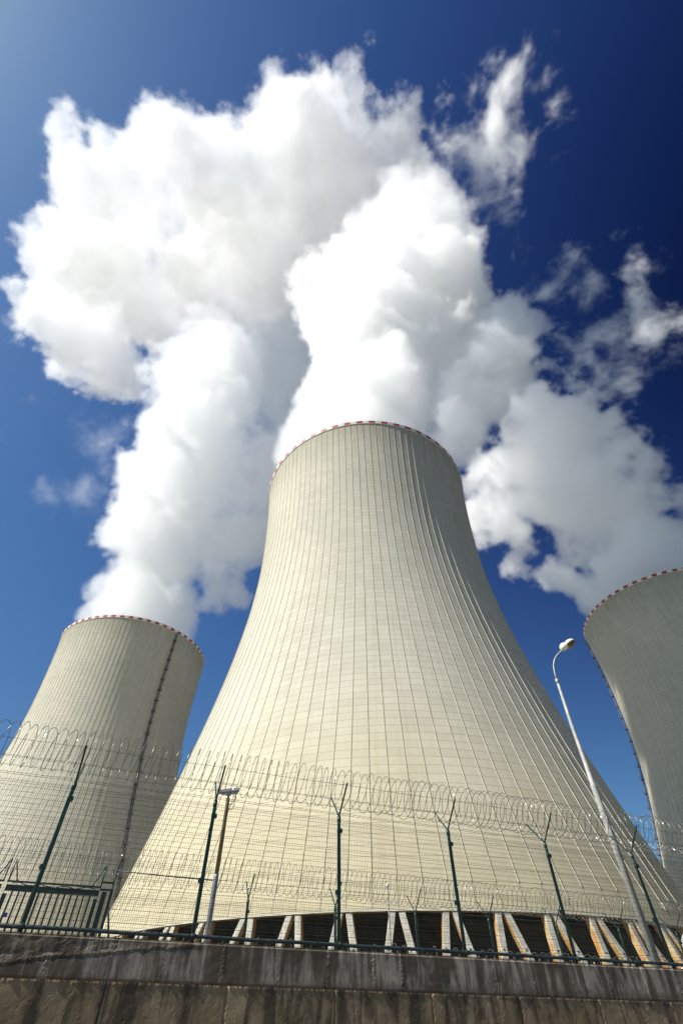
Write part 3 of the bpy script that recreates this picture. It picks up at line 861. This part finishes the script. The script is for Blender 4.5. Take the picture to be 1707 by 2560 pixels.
WA = [(180.3,86.6,760,42.3),(191.6,59.9,760,30.1),(179.6,119.2,755,31.9),(212.3,109.6,755,25.9),(226.0,134.0,753,12.9),(237.9,175.5,750,12.2),(213.8,10.9,765,23.4),(195.6,22.7,765,18.5),(236.7,-0.6,765,12.9),(248.4,22.8,765,13.2),(154.0,64.1,760,19.3),(221.7,1.3,765,15.5)]
WB = [(357.1,247.6,620,40.9),(360.9,214.5,620,29.6),(358.6,188.6,620,19.2),(359.4,171.4,620,9.4),(352.3,287.1,615,38.9),(340.1,324.2,612,25.6),(387.4,304.7,612,28.7),(415.2,269.1,615,41.7),(444.2,269.3,615,24.3),(411.5,336.9,610,14.8),(274.4,202.9,618,29.2),(284.0,182.7,618,22.2),(299.9,182.8,618,19.0),(367.7,263.8,617,49.0),(368.8,299.7,615,35.8),(343.7,324.7,613,27.5),(366.8,230.4,619,33.4)]
WC = [(-179.2,202.0,297.5,19.4),(-181.6,199.8,272.8,12.2),(-181.1,200.3,249.1,6.4),(-166.9,212.3,289.7,14.6),(-174.5,206.1,327.8,13.9),(-174.7,205.9,361.6,12.9),(-189.2,192.7,306.7,8.1)]
WD = [(-418.1,225.3,600,16.2),(-363.0,282.2,450,13.3),(-334.6,272.8,480,8.8)]

# ------------------------------------------------------------------ steam: real volumes, blobs of vapour eroded by turbulence
m_steam = bpy.data.materials.new('steam'); m_steam.use_nodes = True
_n = m_steam.node_tree.nodes; _n.clear()
_o = _n.new('ShaderNodeOutputMaterial'); _p = _n.new('ShaderNodeVolumePrincipled')
_p.inputs['Color'].default_value = (0.999, 0.999, 0.999, 1)
_p.inputs['Density'].default_value = 1.0
_p.inputs['Anisotropy'].default_value = 0.3
m_steam.node_tree.links.new(_p.outputs[0], _o.inputs['Volume'])

def steam(name, label, blobs, vox, dens, amp0, amp1, w0, w1, z0, z1, k=9.0, warp=10.0, nsc=30.0, floor=None, seed=0.0, detail=4.0, bil_k=0.9, rough=0.66, dist=0.0, soft=1.0, thin=None, cat='steam plume', group='steam plumes above the towers'):
    ng = bpy.data.node_groups.new('steam_' + str(seed), 'GeometryNodeTree')
    ng.interface.new_socket('Geometry', in_out='OUTPUT', socket_type='NodeSocketGeometry')
    N_, L_ = ng.nodes, ng.links
    def val(s, v):
        if isinstance(v, (int, float, tuple)): s.default_value = v
        else: L_.new(v, s)
    def M(op, a, b=0.0, c=0.0, clamp=False):
        n = N_.new('ShaderNodeMath'); n.operation = op; n.use_clamp = clamp
        val(n.inputs[0], a); val(n.inputs[1], b); val(n.inputs[2], c); return n.outputs[0]
    def V(op, a, b, out='Vector'):
        n = N_.new('ShaderNodeVectorMath'); n.operation = op
        val(n.inputs[0], a)
        if op == 'SCALE': val(n.inputs[3], b)
        elif b is not None: val(n.inputs[1], b)
        return n.outputs[out]
    def NZ(vec, scale, det, rough, dist=0.0):
        n = N_.new('ShaderNodeTexNoise'); L_.new(vec, n.inputs['Vector'])
        n.inputs['Scale'].default_value = scale; n.inputs['Detail'].default_value = det; n.inputs['Roughness'].default_value = rough
        n.inputs['Distortion'].default_value = dist
        return n
    pos = N_.new('GeometryNodeInputPosition').outputs[0]
    spos = V('ADD', pos, (seed * 137.0, seed * 71.0, seed * 53.0))
    wv = NZ(spos, 1 / (nsc * 1.6), 2.0, 0.5).outputs['Color']
    wv = V('SCALE', V('SUBTRACT', wv, (0.5, 0.5, 0.5)), 2 * warp)
    p2 = V('ADD', pos, wv)
    d = None
    for (x, y, z, r) in blobs:
        q = M('SUBTRACT', V('DISTANCE', p2, (x, y, z), 'Value'), r)
        d = q if d is None else M('SMOOTH_MIN', d, q, k)
    sep = N_.new('ShaderNodeSeparateXYZ'); L_.new(pos, sep.inputs[0])
    h = N_.new('ShaderNodeMapRange'); L_.new(sep.outputs['Z'], h.inputs[0]); h.inputs[1].default_value = z0; h.inputs[2].default_value = z1
    h = h.outputs[0]
    fb = NZ(spos, 1 / nsc, detail, rough, dist).outputs['Fac']
    vo = N_.new('ShaderNodeTexVoronoi'); vo.feature = 'F1'; L_.new(V('ADD', spos, wv), vo.inputs['Vector'])
    vo.inputs['Scale'].default_value = 1 / (nsc * 0.62); vo.inputs['Detail'].default_value = 1.0; vo.inputs['Roughness'].default_value = 0.5
    bil = M('SUBTRACT', 0.45, vo.outputs['Distance'])
    amp = M('ADD', M('MULTIPLY', h, amp1 - amp0), amp0)
    if floor is not None:      # near the tower mouth the vapour still fills the round opening
        amp = M('MULTIPLY', amp, M('ADD', M('MULTIPLY', M('DIVIDE', M('SUBTRACT', sep.outputs['Z'], floor), 60.0, clamp=True), 0.85), 0.15))
    n1 = M('MULTIPLY', M('SUBTRACT', fb, 0.53), M('MULTIPLY', amp, 6.5))
    n2 = M('MULTIPLY', bil, M('MULTIPLY', M('SUBTRACT', 1.25, h), amp0 * bil_k))
    sd = M('SUBTRACT', M('ADD', n1, n2), d)
    w = M('ADD', M('MULTIPLY', h, w1 - w0), w0)
    den = M('DIVIDE', sd, w, clamp=True)
    if thin is not None:       # the column thins as it rises and mixes with dry air
        den = M('MULTIPLY', den, M('SUBTRACT', 1.0, M('MULTIPLY', M('DIVIDE', M('SUBTRACT', sep.outputs['Z'], thin[0]), thin[1], clamp=True), thin[2])))
    if soft != 1.0: den = M('POWER', den, soft)
    den = M('MULTIPLY', den, dens)
    if floor is not None:
        f = M('DIVIDE', M('SUBTRACT', sep.outputs['Z'], floor), 2.0, clamp=True)
        den = M('MULTIPLY', den, f)
    pad = warp * 0.7 + max(amp0, amp1) * 1.1
    mn_ = [min(b[i] - b[3] for b in blobs) - pad for i in range(3)]; mx_ = [max(b[i] + b[3] for b in blobs) + pad for i in range(3)]
    if floor is not None: mn_[2] = max(mn_[2], floor - 1)
    vc = N_.new('GeometryNodeVolumeCube')
    L_.new(den, vc.inputs['Density'])
    vc.inputs['Min'].default_value = mn_; vc.inputs['Max'].default_value = mx_
    for i, a in enumerate('XYZ'): vc.inputs['Resolution ' + a].default_value = max(8, int((mx_[i] - mn_[i]) / vox))
    sm = N_.new('GeometryNodeSetMaterial'); sm.inputs['Material'].default_value = m_steam
    L_.new(vc.outputs[0], sm.inputs[0])
    go = N_.new('NodeGroupOutput'); L_.new(sm.outputs[0], go.inputs[0])
    vd = bpy.data.volumes.new(name); vd.materials.append(m_steam)
    o = bpy.data.objects.new(name, vd); COL.objects.link(o)
    md = o.modifiers.new('steam', 'NODES'); md.node_group = ng
    tag(o, label, cat, group)
    return o
VX = 1.4
steam('steam_plume', 'dense white steam column rising from the middle cooling tower', FRONT, VX, 0.095, 9, 15, 1.8, 3.5, 170, 600, floor=153.0, seed=1.0, thin=(330.0, 120.0, 0.72), detail=6.0, rough=0.69, bil_k=1.0)
steam('steam_plume', 'bright white steam column rising from the left cooling tower', LEFT, VX * 1.35, 0.052, 10, 17, 2.0, 5, 180, 700, floor=153.0, seed=2.0, thin=(280.0, 150.0, 0.60), nsc=38.0, detail=6.0, rough=0.69, bil_k=1.0)
steam('steam_plume', 'grey shaded steam rising from the right cooling tower', RIGHT, VX * 1.35, 0.085, 14, 19, 2.0, 4.5, 180, 380, floor=153.0, seed=3.0, nsc=44.0, detail=6.0, rough=0.69, bil_k=1.3)
steam('steam_cloud', 'huge ragged white steam cloud spread overhead at upper left', UPPER, VX * 2.1, 0.020, 34, 44, 5, 10, 720, 980, seed=4.0, nsc=95.0, warp=28, k=19.0, bil_k=0.3, detail=6.0, rough=0.70, cat='steam cloud', group='drifting steam')
steam('steam_cloud', 'soft blue grey steam behind the right side of the middle column of steam', BEHIND, VX * 1.7, 0.045, 15, 18, 4, 8, 330, 600, seed=5.0, nsc=44.0, detail=5.0, cat='steam cloud', group='drifting steam')
W_ = dict(bil_k=0.0, detail=7.0, rough=0.72, dist=0.25, soft=1.8, cat='steam wisp', group='torn steam wisps')
steam('steam_wisp', 'tall torn steam wisp against dark blue sky at upper right', WA, VX * 1.5, 0.060, 58, 60, 56, 56, 740, 780, seed=6.0, nsc=80.0, warp=34, **W_)
steam('steam_wisp', 'detached torn steam wisp above the right cooling tower', WB, VX * 1.4, 0.090, 46, 48, 44, 44, 600, 640, seed=7.0, nsc=64.0, warp=28, **W_)
steam('steam_wisp', 'thin steam shreds left of the left steam column', WC, VX * 1.5, 0.040, 36, 36, 40, 40, 380, 500, seed=8.0, nsc=46.0, warp=20, **W_)
steam('steam_wisp', 'faint small steam shreds at the left edge of the sky', WD, VX * 1.8, 0.024, 28, 28, 32, 32, 430, 600, seed=9.0, nsc=36.0, warp=16, **W_)
